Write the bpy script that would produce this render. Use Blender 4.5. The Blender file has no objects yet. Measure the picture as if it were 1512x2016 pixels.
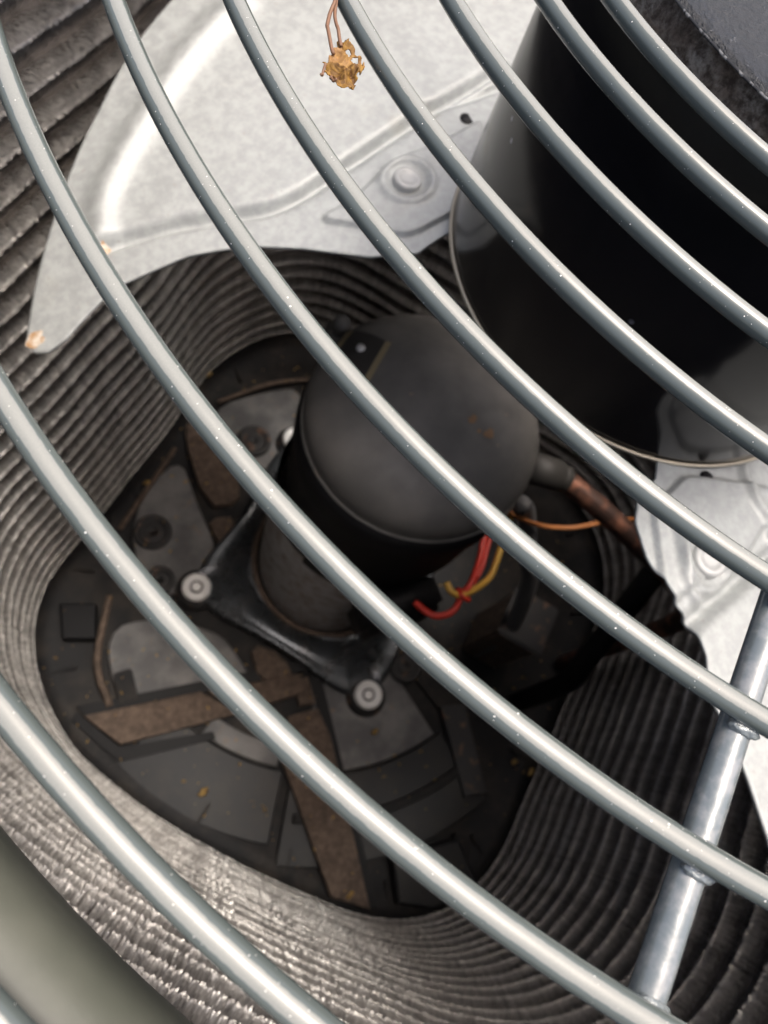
import bpy, bmesh, math, random
import numpy as np
from mathutils import Vector, Matrix, noise as mnoise

# ------------------------------------------------------------------ camera, world, sun, exposure
# all shapes are written in units of U metres (0.64 mm), origin on the fan axis at guard height
U = 0.00064
sc = bpy.context.scene
C = bpy.context.collection
cam_d = bpy.data.cameras.new('camera')
cam = bpy.data.objects.new('camera', cam_d)
C.objects.link(cam)
CAMR = [[-0.6451291, -0.6397475, 0.4177697], [0.7263717, -0.6831353, 0.0755667], [0.2370496, 0.3522064, 0.905405]]
CAMC = [342.3707112, 0.0003096, 93.7354238]
M = Matrix([[*CAMR[0], CAMC[0]*U], [*CAMR[1], CAMC[1]*U], [*CAMR[2], CAMC[2]*U], [0, 0, 0, 1]])
cam.matrix_world = M
cam_d.sensor_fit = 'HORIZONTAL'
cam_d.sensor_width = 36
cam_d.lens = 36*1301.71/1512
cam_d.clip_start = 0.005
cam_d.clip_end = 500
cam_d.dof.use_dof = True
cam_d.dof.focus_distance = 150*U
cam_d.dof.aperture_fstop = cam_d.lens*1e-3/(1.25*U)
sc.camera = cam

SUN_EL, SUN_AZ = 76, 145          # degrees; azimuth counted from +x towards +y
wd = bpy.data.worlds.new('World'); sc.world = wd
wd.use_nodes = True
nt = wd.node_tree
bg = nt.nodes['Background']
sky = nt.nodes.new('ShaderNodeTexSky'); sky.sky_type = 'NISHITA'
sky.sun_disc = False
sky.sun_elevation = math.radians(SUN_EL)
sky.sun_rotation = math.radians(90-SUN_AZ)
sky.air_density = .7; sky.dust_density = 8.5; sky.ozone_density = .6
nt.links.new(sky.outputs[0], bg.inputs[0]); bg.inputs[1].default_value = 0.15
sd = bpy.data.lights.new('sun', 'SUN'); sd.energy = 0.6; sd.angle = math.radians(10); sd.color = (1, .98, .94)
so = bpy.data.objects.new('sun', sd); C.objects.link(so)
e, a = math.radians(SUN_EL), math.radians(SUN_AZ)
so.rotation_euler = Vector((math.cos(e)*math.cos(a), math.cos(e)*math.sin(a), math.sin(e))).to_track_quat('Z', 'Y').to_euler()
sc.view_settings.view_transform = 'Standard'; sc.view_settings.look = 'None'
sc.view_settings.gamma = 1; sc.view_settings.exposure = 1.33
sc.view_settings.use_curve_mapping = False
sc.render.engine = 'CYCLES'
sc.cycles.max_bounces = 8; sc.cycles.diffuse_bounces = 5; sc.cycles.glossy_bounces = 5
sc.cycles.use_denoising = True

# ------------------------------------------------------------------ helpers
random.seed(5); rng = np.random.default_rng(5)
ORG = {}
def tag(o, label=None, cat=None, group=None, kind=None):
    if label: o['label'] = label
    if cat: o['category'] = cat
    if group: o['group'] = group
    if kind: o['kind'] = kind
    return o
def thing(name, label, cat, loc=(0, 0, 0), group=None):
    o = bpy.data.objects.new(name, None); C.objects.link(o)
    o.location = Vector(loc)*U; o.empty_display_size = .02
    ORG[o] = Vector(loc)
    return tag(o, label, cat, group)
def link(name, me, mat, parent=None, org=None):
    o = bpy.data.objects.new(name, me); C.objects.link(o)
    if mat and not me.materials: me.materials.append(mat)
    if parent:
        o.parent = parent; ORG[o] = ORG[parent]
    else:
        ORG[o] = Vector(org or (0, 0, 0)); o.location = ORG[o]*U
    return o
def obj(name, bm, mat, parent=None, smooth=True, org=None, flip=False):
    o_ = ORG[parent] if parent else Vector(org or (0, 0, 0))
    bmesh.ops.recalc_face_normals(bm, faces=bm.faces)
    bmesh.ops.translate(bm, verts=bm.verts, vec=-o_)
    bmesh.ops.scale(bm, verts=bm.verts, vec=(U, U, U))
    me = bpy.data.meshes.new(name); bm.to_mesh(me); bm.free()
    if smooth:
        me.polygons.foreach_set('use_smooth', [True]*len(me.polygons))
    return link(name, me, mat, parent, org)
def tube(bm, pts, r, n=12, closed=False, caps=True, rf=None):
    pts = [Vector(p) for p in pts]; m = len(pts); rings = []
    prev = None
    for i, p in enumerate(pts):
        if closed: t = pts[(i+1) % m]-pts[i-1]
        else: t = pts[min(i+1, m-1)]-pts[max(i-1, 0)]
        t.normalize()
        if prev is None:
            up = Vector((0, 0, 1)) if abs(t.z) < .9 else Vector((1, 0, 0))
            s = t.cross(up).normalized()
        else:
            s = (prev - t*prev.dot(t)).normalized()
        prev = s
        w = s.cross(t)
        rr = r if rf is None else rf(i/(m-1))*r
        rings.append([bm.verts.new(p + (s*math.cos(2*math.pi*k/n) + w*math.sin(2*math.pi*k/n))*rr) for k in range(n)])
    for i in range(m if closed else m-1):
        A, B = rings[i], rings[(i+1) % m]
        for k in range(n): bm.faces.new((A[k], A[(k+1) % n], B[(k+1) % n], B[k]))
    if not closed and caps:
        bm.faces.new(rings[0]); bm.faces.new(rings[-1][::-1])
    return bm
def lathe(bm, prof, n=96, c=(0, 0), rfun=None):
    rows = []
    for r, z in prof:
        if r < 1e-6: rows.append([bm.verts.new((c[0], c[1], z))]*n)
        else:
            rows.append([bm.verts.new((c[0]+r*math.cos(2*math.pi*k/n), c[1]+r*math.sin(2*math.pi*k/n), z)) for k in range(n)])
    for A, B in zip(rows, rows[1:]):
        for k in range(n):
            f = []
            for v in (A[k], A[(k+1) % n], B[(k+1) % n], B[k]):
                if v not in f: f.append(v)
            if len(f) > 2: bm.faces.new(f)
    return bm
def box(bm, c, s, rot=0, bevel=0):
    r = bmesh.ops.create_cube(bm, size=1)
    vs = r['verts']
    bmesh.ops.scale(bm, verts=vs, vec=s)
    if bevel:
        es = list({e for v in vs for e in v.link_edges})
        g = bmesh.ops.bevel(bm, geom=es, offset=bevel, segments=2, affect='EDGES')
        vs = list({v for f in g['faces'] for v in f.verts} | {v for v in vs if v.is_valid})
    bmesh.ops.rotate(bm, verts=vs, cent=(0, 0, 0), matrix=Matrix.Rotation(rot, 3, 'Z'))
    bmesh.ops.translate(bm, verts=vs, vec=c)
    return bm
def prism(bm, poly, z0, z1, bev=0):
    """extruded polygon, its top edge rounded by an inset ring"""
    n = len(poly)
    area = sum(poly[i][0]*poly[(i+1) % n][1]-poly[(i+1) % n][0]*poly[i][1] for i in range(n))
    if area < 0: poly = poly[::-1]
    P = [Vector((x, y, 0)) for x, y in poly]
    def inset(d):
        out = []
        for i in range(n):
            a_, b_, c_ = P[i-1], P[i], P[(i+1) % n]
            d1 = (b_-a_).normalized(); d2 = (c_-b_).normalized()
            n1 = Vector((-d1.y, d1.x, 0)); n2 = Vector((-d2.y, d2.x, 0))
            m = n1+n2; m = m/max(m.dot(n1), .4)
            out.append(b_+m*d)
        return out
    lv = [(P, z0), (P, z1-bev)] + ([(inset(bev*.4), z1-bev*.3), (inset(bev), z1)] if bev else [])
    R_ = [[bm.verts.new((p.x, p.y, z)) for p in L] for L, z in lv]
    for A, B in zip(R_, R_[1:]):
        for k in range(n): bm.faces.new((A[k], A[(k+1) % n], B[(k+1) % n], B[k]))
    bm.faces.new(R_[-1]); bm.faces.new(R_[0][::-1])
    return bm
def sub(poly, k=3):
    """smooth closed polygon (Chaikin)"""
    for _ in range(k):
        o = []
        for i in range(len(poly)):
            a_, b_ = poly[i], poly[(i+1) % len(poly)]
            o += [(a_[0]*.75+b_[0]*.25, a_[1]*.75+b_[1]*.25), (a_[0]*.25+b_[0]*.75, a_[1]*.25+b_[1]*.75)]
        poly = o
    return poly
def spline(pts, n):
    P = [Vector(p) for p in pts]; P = [2*P[0]-P[1]]+P+[2*P[-1]-P[-2]]
    out = []
    for i in range(1, len(P)-2):
        for k in range(n):
            t = k/n; a_, b_, c_, d_ = P[i-1:i+3]
            out.append(.5*((2*b_)+(c_-a_)*t+(2*a_-5*b_+4*c_-d_)*t*t+(3*b_-a_-3*c_+d_)*t**3))
    out.append(P[-2]); return out

# ------------------------------------------------------------------ materials
def mat(name, col, rough=.5, metal=0, ior=1.5, coat=0):
    m = bpy.data.materials.new(name); m.use_nodes = True
    b = m.node_tree.nodes['Principled BSDF']
    b.inputs['Base Color'].default_value = (*col, 1); b.inputs['Roughness'].default_value = rough
    b.inputs['Metallic'].default_value = metal; b.inputs['IOR'].default_value = ior
    b.inputs['Coat Weight'].default_value = coat; b.inputs['Coat Roughness'].default_value = .06
    return m
class N:
    """small node helper on a material"""
    def __init__(s, m): s.m = m; s.t = m.node_tree; s.b = s.t.nodes['Principled BSDF']; s.co = s.t.nodes.new('ShaderNodeTexCoord').outputs['Object']
    def noise(s, scale, detail=4, rough=.55, src=None, dist=0):
        n = s.t.nodes.new('ShaderNodeTexNoise'); n.inputs['Scale'].default_value = scale/U*1.0
        n.inputs['Detail'].default_value = detail; n.inputs['Roughness'].default_value = rough; n.inputs['Distortion'].default_value = dist
        s.t.links.new(src or s.co, n.inputs['Vector']); return n.outputs['Fac']
    def vor(s, scale, feat='F1', rnd=1):
        n = s.t.nodes.new('ShaderNodeTexVoronoi'); n.inputs['Scale'].default_value = scale/U; n.feature = feat
        n.inputs['Randomness'].default_value = rnd
        s.t.links.new(s.co, n.inputs['Vector']); return n
    def ramp(s, src, a_, b_, c0=0, c1=1):
        n = s.t.nodes.new('ShaderNodeMapRange'); n.inputs['From Min'].default_value = a_; n.inputs['From Max'].default_value = b_
        n.inputs['To Min'].default_value = c0; n.inputs['To Max'].default_value = c1; n.interpolation_type = 'SMOOTHSTEP'
        s.t.links.new(src, n.inputs['Value']); return n.outputs['Result']
    def mix(s, fac, a_, b_):
        n = s.t.nodes.new('ShaderNodeMix'); n.data_type = 'RGBA'
        for i, v in ((0, fac), (6, a_), (7, b_)):
            if isinstance(v, tuple): n.inputs[i].default_value = (*v, 1)
            elif isinstance(v, (int, float)): n.inputs[i].default_value = v
            else: s.t.links.new(v, n.inputs[i])
        return n.outputs[2]
    def math(s, op, a_, b_=0):
        n = s.t.nodes.new('ShaderNodeMath'); n.operation = op
        for i, v in enumerate((a_, b_)):
            if isinstance(v, (int, float)): n.inputs[i].default_value = v
            else: s.t.links.new(v, n.inputs[i])
        return n.outputs[0]
    def col(s, v): s.t.links.new(v, s.b.inputs['Base Color'])
    def rough(s, v): s.t.links.new(v, s.b.inputs['Roughness'])
    def bump(s, h, strength=.3, dist=1):
        n = s.t.nodes.new('ShaderNodeBump'); n.inputs['Strength'].default_value = strength; n.inputs['Distance'].default_value = dist*U
        s.t.links.new(h, n.inputs['Height']); s.t.links.new(n.outputs[0], s.b.inputs['Normal']); return n
    def nz(s):
        g = s.t.nodes.new('ShaderNodeNewGeometry'); x = s.t.nodes.new('ShaderNodeSeparateXYZ')
        s.t.links.new(g.outputs['Normal'], x.inputs[0]); return x.outputs[2]

# glossy blue-grey enamel of the wire guard, with a painted sky reflection and tiny lint specks
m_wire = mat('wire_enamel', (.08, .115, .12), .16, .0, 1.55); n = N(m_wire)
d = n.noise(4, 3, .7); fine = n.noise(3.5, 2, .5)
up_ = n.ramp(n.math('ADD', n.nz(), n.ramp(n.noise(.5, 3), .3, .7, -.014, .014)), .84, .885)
sky_sheen = n.math('MULTIPLY', up_, n.ramp(d, .3, .7, .42, .52))  # pale band of reflected sky, painted where the normals point up
v = n.vor(.42); sp = n.ramp(v.outputs['Distance'], .085, .05)
v2 = n.vor(.9); sp2 = n.math('MULTIPLY', n.ramp(v2.outputs['Distance'], .10, .05), n.ramp(n.noise(.4, 2), .5, .58))
spm = n.math('MAXIMUM', n.math('MULTIPLY', sp, n.ramp(n.noise(.25, 3), .52, .6)), sp2)
c = n.mix(sky_sheen, (.076, .09, .084), (.30, .296, .262)); c = n.mix(spm, c, (.8, .78, .72)); n.col(c)
n.rough(n.math('ADD', n.ramp(sky_sheen, 0, .4, .09, .24), n.math('MULTIPLY', spm, .4)))
n.bump(n.math('ADD', n.math('MULTIPLY', n.noise(.04, 1), 3), n.math('ADD', n.math('MULTIPLY', fine, .006), n.math('MULTIPLY', spm, .5))), .3, .6)
m_spoke = mat('spoke_enamel', (.22, .25, .27), .17, .12, 1.6); n = N(m_spoke)
n.col(n.mix(n.ramp(n.noise(.3, 4), .4, .7), (.12, .14, .145), (.20, .21, .21))); n.bump(n.noise(.25, 3), .3, .6)
m_weld = mat('weld_metal', (.16, .18, .18), .18, .15, 1.7); n = N(m_weld); n.bump(n.noise(.6, 3), .8, 1)
m_cover = mat('cover_paint', (.115, .118, .095), .5, 0, 1.45); n = N(m_cover)
v = n.vor(.25); sp = n.math('MULTIPLY', n.ramp(v.outputs['Distance'], .05, .03), n.ramp(n.noise(.1, 2), .55, .6, 0, .5))
n.col(n.mix(sp, n.mix(n.ramp(n.noise(.03, 5), .35, .7), (.066, .07, .055), (.092, .094, .075)), (.5, .5, .45)))
n.bump(n.noise(.8, 3), .1, .4)
m_cap = mat('cap_paint', (.02, .022, .024), .24, 0, 1.5); n = N(m_cap)
h = n.noise(.55, 4, .7); n.col(n.mix(n.ramp(h, .62, .72), (.010, .011, .012), (.10, .10, .10))); n.bump(h, 1, 2.0)
m_chip = mat('bare_edge_metal', (.6, .6, .6), .4, .2); n = N(m_chip)
n.col(n.mix(n.ramp(n.noise(.35, 5), .50, .56), (.03, .03, .03), (.24, .235, .22)))
m_felt = mat('gasket_felt', (.06, .045, .035), .95); n = N(m_felt)
h = n.noise(.3, 6, .75); n.col(n.mix(n.ramp(h, .35, .7), (.12, .09, .07), n.mix(n.ramp(n.noise(.09, 3), .35, .65), (.68, .62, .54), (.40, .31, .24)))); n.bump(h, 1, 2.5)
m_motor = mat('black_motor_enamel', (.004, .004, .005), .16, 0, 1.42); n = N(m_motor)
v = n.vor(.06); sp = n.math('MULTIPLY', n.ramp(v.outputs['Distance'], .09, .05), n.ramp(n.noise(.03, 2), .5, .6))
n.col(n.mix(sp, (.004, .004, .005), (.2, .2, .22))); n.rough(n.ramp(n.noise(.04, 4), .3, .7, .14, .22)); n.bump(n.noise(.015, 2), .1, 2)
m_rim = mat('motor_rim', (.4, .36, .28), .35, .7)
m_blade = mat('aluminium_blade', (.62, .62, .60), .5, .15, 1.5); n = N(m_blade)
g = n.noise(.16, 5, .7); big = n.noise(.02, 3)
c = n.mix(n.ramp(g, .35, .68), (.295, .31, .305), (.37, .39, .38)); c = n.mix(n.ramp(n.noise(.25, 3), .66, .74), c, (.30, .295, .28))
c = n.mix(n.ramp(big, .62, .75, 0, .25), c, (.30, .28, .22)); n.col(c)
n.rough(n.ramp(g, .3, .7, .42, .6)); n.bump(g, .25, .5)
m_rivet = mat('rivet_aluminium', (.40, .41, .40), .5, .2)
m_bolt = mat('bolt_zinc', (.93, .93, .92), .35, 0, 1.8, .5)
m_rust = mat('rust_stain', (.35, .2, .1), .8); n = N(m_rust); n.col(n.mix(n.ramp(n.noise(.3, 4), .35, .65), (.55, .5, .42), (.35, .2, .09)))
m_zinc = mat('zinc_bolt', (.85, .86, .85), .45, .35); n = N(m_zinc); n.bump(n.noise(.4, 3), .2, .5)
m_fin = mat('spine_fin_aluminium', (.33, .30, .27), .33, .5); n = N(m_fin)
at_ = n.t.nodes.new('ShaderNodeAttribute'); at_.attribute_name = 'tone'
g = n.noise(.03, 4, .65)
c = n.mix(at_.outputs['Fac'], n.mix(n.ramp(g, .3, .7), (.20, .19, .178), (.33, .315, .295)), n.mix(n.ramp(g, .3, .7), (.60, .58, .55), (.86, .84, .80))); n.col(c)
m_tube = mat('coil_tube', (.07, .06, .05), .7, .2); n = N(m_tube); n.col(n.mix(n.ramp(n.noise(.08, 4), .35, .7), (.10, .085, .07), (.2, .175, .15)))
m_shell = mat('compressor_shell', (.035, .034, .033), .6, 0, 1.6); n = N(m_shell)
g = n.noise(.02, 5); c = n.mix(n.ramp(g, .35, .7), (.11, .108, .10), (.165, .158, .145))
c = n.mix(n.math('MULTIPLY', n.ramp(n.noise(.09, 5, .7, dist=.5), .66, .72), .7), c, (.33, .24, .16)); n.col(c); n.rough(n.ramp(n.noise(.05, 4), .3, .7, .55, .75)); n.bump(n.noise(.3, 3), .08, .5)
m_seam = mat('black_rubber', (.005, .005, .006), .6, 0, 1.35); n = N(m_seam); n.bump(n.noise(.1, 3), .2, 1)
m_lower = mat('worn_grey_shell', (.12, .12, .12), .45, .3); n = N(m_lower)
n.col(n.mix(n.ramp(n.noise(.06, 6, .7), .42, .66), (.6, .6, .6), n.mix(n.ramp(n.noise(.12, 4), .5, .7), (.34, .31, .29), (.38, .27, .18)))); n.bump(n.noise(.1, 4), .3, 1.5)
m_bracket = mat('bracket_steel', (.05, .055, .06), .2, .7, 1.8); n = N(m_bracket)
n.col(n.mix(n.ramp(n.noise(.03, 4), .45, .75), (.085, .095, .105), (.14, .14, .145))); n.rough(n.ramp(n.noise(.05, 5), .3, .7, .22, .36))
m_pan = mat('pan_black_plastic', (.022, .022, .023), .6, 0, 1.3); n = N(m_pan)
n.col(n.mix(n.ramp(n.noise(.02, 6, .65), .4, .75), (.010, .010, .011), (.035, .03, .025))); n.bump(n.noise(.08, 4), .3, 1)
m_panel = mat('pan_grey_panel', (.09, .088, .085), .55, 0, 1.4); n = N(m_panel)
g = n.noise(.018, 5, .6); c = n.mix(n.ramp(g, .35, .7), (.095, .095, .097), (.20, .195, .19)); c = n.mix(n.ramp(n.noise(.06, 5, .7), .60, .74), c, (.24, .16, .10)); n.col(c); n.bump(n.noise(.1, 4), .2, .8)
m_plate = mat('pan_dark_plate', (.04, .042, .044), .5, 0, 1.4); n = N(m_plate)
n.col(n.mix(n.ramp(n.noise(.02, 5, .6), .4, .75), (.011, .012, .014), (.026, .024, .021)))
m_silt = mat('silt_brown', (.16, .11, .08), .85); n = N(m_silt)
g = n.noise(.11, 6, .75); c = n.mix(n.ramp(g, .35, .7), (.07, .05, .038), (.17, .122, .09)); n.col(c); n.bump(g, .6, 2)
m_boss = mat('boss_rubber', (.03, .028, .028), .6); n = N(m_boss); n.col(n.mix(n.ramp(n.noise(.06, 4), .55, .7), (.026, .026, .027), (.14, .08, .05)))
m_copper = mat('tarnished_copper', (.16, .075, .05), .45, .4); n = N(m_copper)
n.col(n.mix(n.ramp(n.noise(.05, 5), .45, .7), (.085, .05, .04), (.36, .16, .10)))
m_stub = mat('stub_paint', (.035, .033, .03), .6)
m_red = mat('red_wire', (.55, .03, .015), .4); m_yel = mat('yellow_wire', (.62, .36, .05), .4); m_ora = mat('orange_wire', (.42, .16, .05), .55)
m_greyhose = mat('grey_conduit', (.09, .09, .092), .5)
m_leaf = mat('dry_petal', (.36, .2, .05), .6); n = N(m_leaf)
g = n.noise(.28, 4, .7, dist=.8); c = n.mix(n.ramp(g, .3, .72), (.12, .05, .01), (.50, .29, .06)); c = n.mix(n.ramp(n.noise(.12, 2), .5, .7), c, (.42, .24, .10)); n.col(c)
n.b.inputs['Subsurface Weight'].default_value = 0; n.bump(g, .8, 1)
tr = n.t.nodes.new('ShaderNodeBsdfTranslucent'); mx = n.t.nodes.new('ShaderNodeMixShader'); mx.inputs[0].default_value = .45
n.t.links.new(c, tr.inputs[0]); n.t.links.new(n.b.outputs[0], mx.inputs[1]); n.t.links.new(tr.outputs[0], mx.inputs[2])
n.t.links.new(mx.outputs[0], n.t.nodes['Material Output'].inputs[0])
m_stem = mat('dry_stem', (.14, .07, .035), .6)
m_deb = mat('leaf_crumb', (.32, .2, .06), .8)
m_ground = mat('concrete', (.3, .29, .27), .9); n = N(m_ground); n.col(n.mix(n.ramp(n.noise(.02, 8), .3, .7), (.24, .23, .21), (.36, .35, .33)))
m_label = mat('label_print', (.30, .25, .15), .6); m_seam2 = mat('label_face', (.05, .048, .045), .5); m_rust2 = mat('rust_mark', (.26, .16, .09), .8)

# ------------------------------------------------------------------ shared shapes
WC = (30.0, -30.0); WTH = math.radians(13.2)
def wall_r(az, a=375.0, rc=200.0):
    """distance from the coil's centre to its inner face in world direction az"""
    t = az-WTH; cx, sx = abs(math.cos(t)), abs(math.sin(t))
    lo, hi = 0, a*1.6
    for _ in range(24):
        m = (lo+hi)/2; x, y = m*cx, m*sx
        dx, dy = x-(a-rc), y-(a-rc)
        s = math.hypot(max(dx, 0), max(dy, 0))+min(max(dx, dy), 0)-rc
        if s < 0: lo = m
        else: hi = m
    return lo
RES = [(236.9, 25.0), (253.5, 8.9), (280.0, -7.5), (299.4, -11.8), (308.4, -4.7), (321.1, -8.6), (331.2, -15.1), (340.0, -12.0), (351.0, 9.4), (2.6, 19.3), (15.6, 18.6), (26.2, 14.5), (34.1, 6.0), (43.5, -5.2), (52.4, -1.3), (59.7, 4.0), (69.8, -9.6), (84.2, -8.9), (97.9, -3.1)]      # measured bulges of this coil: (azimuth degrees, offset)
def bulge(az):
    d = math.degrees(az) % 360; s = w = 0
    for q, v in RES:
        k = abs((d-q+180) % 360-180); g = math.exp(-(k/9)**2); s += g*v; w += g
    return s/(w+.35)
def wall_pt(az, out=0):
    r = wall_r(az)+bulge(az)+out
    return WC[0]+r*math.cos(az), WC[1]+r*math.sin(az)
GC = (0.0, 0.0); MC = (0.9, -10.8)
def zr(r):
    u = (150-r)/100; return 100*(0.08323*u + -0.00291*u*u)

# ------------------------------------------------------------------ the setting
bm = bmesh.new()
g_ = 40
vs = [[bm.verts.new((-30000+60000*i/g_, -30000+60000*j/g_, -985+.0*i)) for j in range(g_+1)] for i in range(g_+1)]
for i in range(g_):
    for j in range(g_): bm.faces.new((vs[i][j], vs[i+1][j], vs[i+1][j+1], vs[i][j+1]))
tag(obj('ground', bm, m_ground), kind='structure')

# ------------------------------------------------------------------ cabinet: top cover with its round opening, louvred walls
cab = thing('cabinet', 'grey green painted sheet metal cover around the round fan opening', 'cabinet', (0, 0, -980))
NA = 240
def outline(k, az):                       # k=0 circle of the opening .. 1 rounded square of the cabinet
    c_, s_ = math.cos(az), math.sin(az)
    if k == 0: return None
    r = wall_r(az, 455, 215); return WC[0]+r*c_, WC[1]+r*s_
bm = bmesh.new(); rows = []
prof = [(0, 376.5, -62), (0, 373.8, -48), (0, 373.2, -39), (0, 374.4, -33.5), (0, 378, -29.6), (0, 384, -28), (0, 396, -27.5), (0, 407, -27.5)]
azs = [2*math.pi*k/NA for k in range(NA)]
for _, r, z in prof: rows.append([bm.verts.new((r*math.cos(q), r*math.sin(q), z)) for q in azs])
for f, z in ((.5, -28.5), (.93, -31), (1, -36), (1.005, -70)):
    row = []
    for q in azs:
        ix, iy = 407*math.cos(q), 407*math.sin(q); ox, oy = outline(1, q)
        row.append(bm.verts.new((ix+(ox-ix)*f, iy+(oy-iy)*f, z)))
    rows.append(row)
for A, B in zip(rows, rows[1:]):
    for k in range(NA): bm.faces.new((A[k], A[(k+1) % NA], B[(k+1) % NA], B[k]))
obj('top_cover', bm, m_cover, cab)
bm = bmesh.new(); rows = []
zz = -70.0; prof = []
while zz > -955: prof += [(1, zz), (6, zz-14), (-2, zz-17)]; zz -= 22
for dr, z in prof:
    row = []
    for q in azs:
        ox, oy = outline(1, q); s = 1+(dr-6)/450
        row.append(bm.verts.new((WC[0]+(ox-WC[0])*s, WC[1]+(oy-WC[1])*s, z)))
    rows.append(row)
for A, B in zip(rows, rows[1:]):
    for k in range(NA): bm.faces.new((A[k], A[(k+1) % NA], B[(k+1) % NA], B[k]))
obj('louvre_wall', bm, m_cover, cab, smooth=False)

# ------------------------------------------------------------------ base pan
ZP = -890.0
pan = thing('base_pan', 'dirty black and grey moulded base pan at the bottom inside the coil', 'base pan', (30, -30, -978))
bm = bmesh.new(); rows = []
for dr, z in ((70, -975), (70, -906), (62, -900), (20, -899), (8, -893), (0, -889), (-10, -888), (-22, -890), (-34, -896), (-60, -897)):
    rows.append([bm.verts.new((*wall_pt(q, dr), z)) for q in azs])
cen = bm.verts.new((30, -30, -897))
for A, B in zip(rows, rows[1:]):
    for k in range(NA): bm.faces.new((A[k], A[(k+1) % NA], B[(k+1) % NA], B[k]))
for k in range(NA): bm.faces.new((rows[-1][k], rows[-1][(k+1) % NA], cen))
obj('pan_floor', bm, m_pan, pan)
P = {"tan1": [[28.9, -399.6], [5.0, -402.8], [2.4, -334.7], [18.5, -284.0], [50.1, -249.0], [90.7, -281.0]], "tan2": [[102.5, -263.9], [66.2, -236.6], [114.8, -214.1], [115.6, -231.5]], "bar1": [[405.3, -168.4], [283.3, -83.1], [268.5, -24.5], [397.8, -107.5]], "bar2": [[270.1, 57.6], [224.6, 28.3], [189.5, 51.2], [204.6, 90.5], [325.4, 276.4], [348.2, 225.9]], "tan3": [[189.0, -86.4], [168.1, -35.4], [183.8, 5.6], [220.6, -33.6]], "grayL": [[183.3, -344.4], [57.8, -376.6], [93.1, -299.2], [124.4, -216.9], [161.4, -209.2], [227.1, -210.5], [234.2, -259.5]], "grayLL": [[316.8, -239.9], [256.2, -208.7], [207.9, -128.4], [213.2, -81.9], [223.2, -41.2], [314.3, -113.3], [369.3, -148.3]], "grayU": [[-22.9, -407.6], [-136.6, -361.2], [-176.0, -328.2], [-80.4, -235.6], [23.5, -223.2], [-2.1, -305.5]], "grayR": [[171.9, 8.5], [155.0, 93.9], [76.0, 104.8], [38.0, 145.0], [94.0, 202.2], [159.7, 188.1], [212.6, 146.7], [233.9, 107.9]], "darkR": [[228.3, 119.1], [97.4, 208.4], [125.7, 331.7], [161.6, 350.2], [215.2, 326.0], [289.2, 275.6]], "boxR": [[262.2, 259.8], [181.8, 316.0], [206.6, 374.3], [271.5, 342.9], [298.3, 300.9]], "railA": [[57.7, -382.4], [203.8, -336.6]], "railB": [[-47.4, -399.0], [-133.6, -370.1], [-193.4, -333.1]], "railC": [[388.0, -92.9], [372.4, 36.6], [337.7, 188.2]], "railD": [[277.4, -271.2], [348.0, -212.8], [375.8, -155.3]], "deb": [[-70.1, -446.5], [128.1, -364.2], [155.5, 134.5], [368.3, 13.4], [329.0, 244.2], [44.7, 320.0], [37.0, 349.7]], "black": [[330.4, -304.7], [298.4, -272.4], [330.2, -234.4], [359.2, -264.3]], "bar1b": [[277.1, -76.8], [171.6, -1.2], [182.9, 24.0], [262.3, -20.9]], "bar3": [[187.2, 1.9], [166.1, 8.7], [185.6, 44.8], [203.9, 30.2]], "gap1": [[403.8, -186.3], [152.2, -9.1], [156.6, 7.5], [404.5, -166.1]], "gap2": [[164.8, 9.3], [151.6, 23.3], [317.9, 287.2], [327.9, 275.0]], "gap3": [[407.9, -181.3], [401.0, -107.6], [307.2, -32.8], [311.7, -23.1], [413.3, -93.2], [420.3, -175.9]], "barR": [[61.1, 184.6], [32.6, 210.0], [105.5, 313.8], [133.7, 291.7]]}
CC = (26.0, -84.0)
def part(name, poly, z0, z1, m, bev=2, k=1, par=pan):
    bm = bmesh.new(); prism(bm, sub(poly, k) if k else poly, z0, z1, bev); return obj(name, bm, m, par, smooth=False)
part('grey_panel', P['grayL'], -897, -884, m_panel, 3, 2)
part('grey_panel', P['grayLL'], -897, -885, m_panel, 3, 2)
part('grey_panel', P['grayU'], -897, -886, m_panel, 3, 2)
def sector(name, r0, r1, a0, a1, z0, z1, m, bev=2, n=26):
    A0, A1 = math.radians(a0), math.radians(a1)
    pl = [(CC[0]+r1*math.cos(A0+(A1-A0)*i/n), CC[1]+r1*math.sin(A0+(A1-A0)*i/n)) for i in range(n+1)]
    pl += [(CC[0]+r0*math.cos(A1-(A1-A0)*i/n), CC[1]+r0*math.sin(A1-(A1-A0)*i/n)) for i in range(n+1)]
    bm = bmesh.new(); prism(bm, pl, z0, z1, bev); return obj(name, bm, m, pan, smooth=False)
sector('grey_panel', 120, 296, 38, 76, -897, -884, m_panel)
sector('dark_plate', 299, 415, 34, 78, -897, -888, m_plate)
sector('crescent_step', 268, 296, 8, 30, -897, -886, m_panel)
sector('dark_plate', 299, 392, -2, 32, -897, -889, m_plate)
sector('dark_plate', 120, 330, 82, 150, -897, -890, m_pan)
for k in ('tan1', 'tan2', 'tan3'): part('silt_patch', P[k], -897, -881, m_silt, 2, 1)
for k in ('bar1', 'bar1b', 'bar2', 'bar3'): part('silt_covered_rib', P[k], -897, {'bar1': -873, 'bar1b': -876, 'bar2': -873, 'bar3': -878}[k], m_silt, 1.5, 0)
part('silt_covered_rib', P['barR'], -897, -880, m_boss, 1.5, 0)
for k in ('gap1', 'gap2', 'gap3'): part('gap_shadow', P[k], -897, -883.5, m_seam, .5, 0)  # black strips that paint the gap shadows beside the ribs
def rail(pts, r, m, z):
    bm = bmesh.new(); tube(bm, spline([(x, y, z) for x, y in pts], 8), r, 8); return obj('raised_rail', bm, m, pan)
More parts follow.
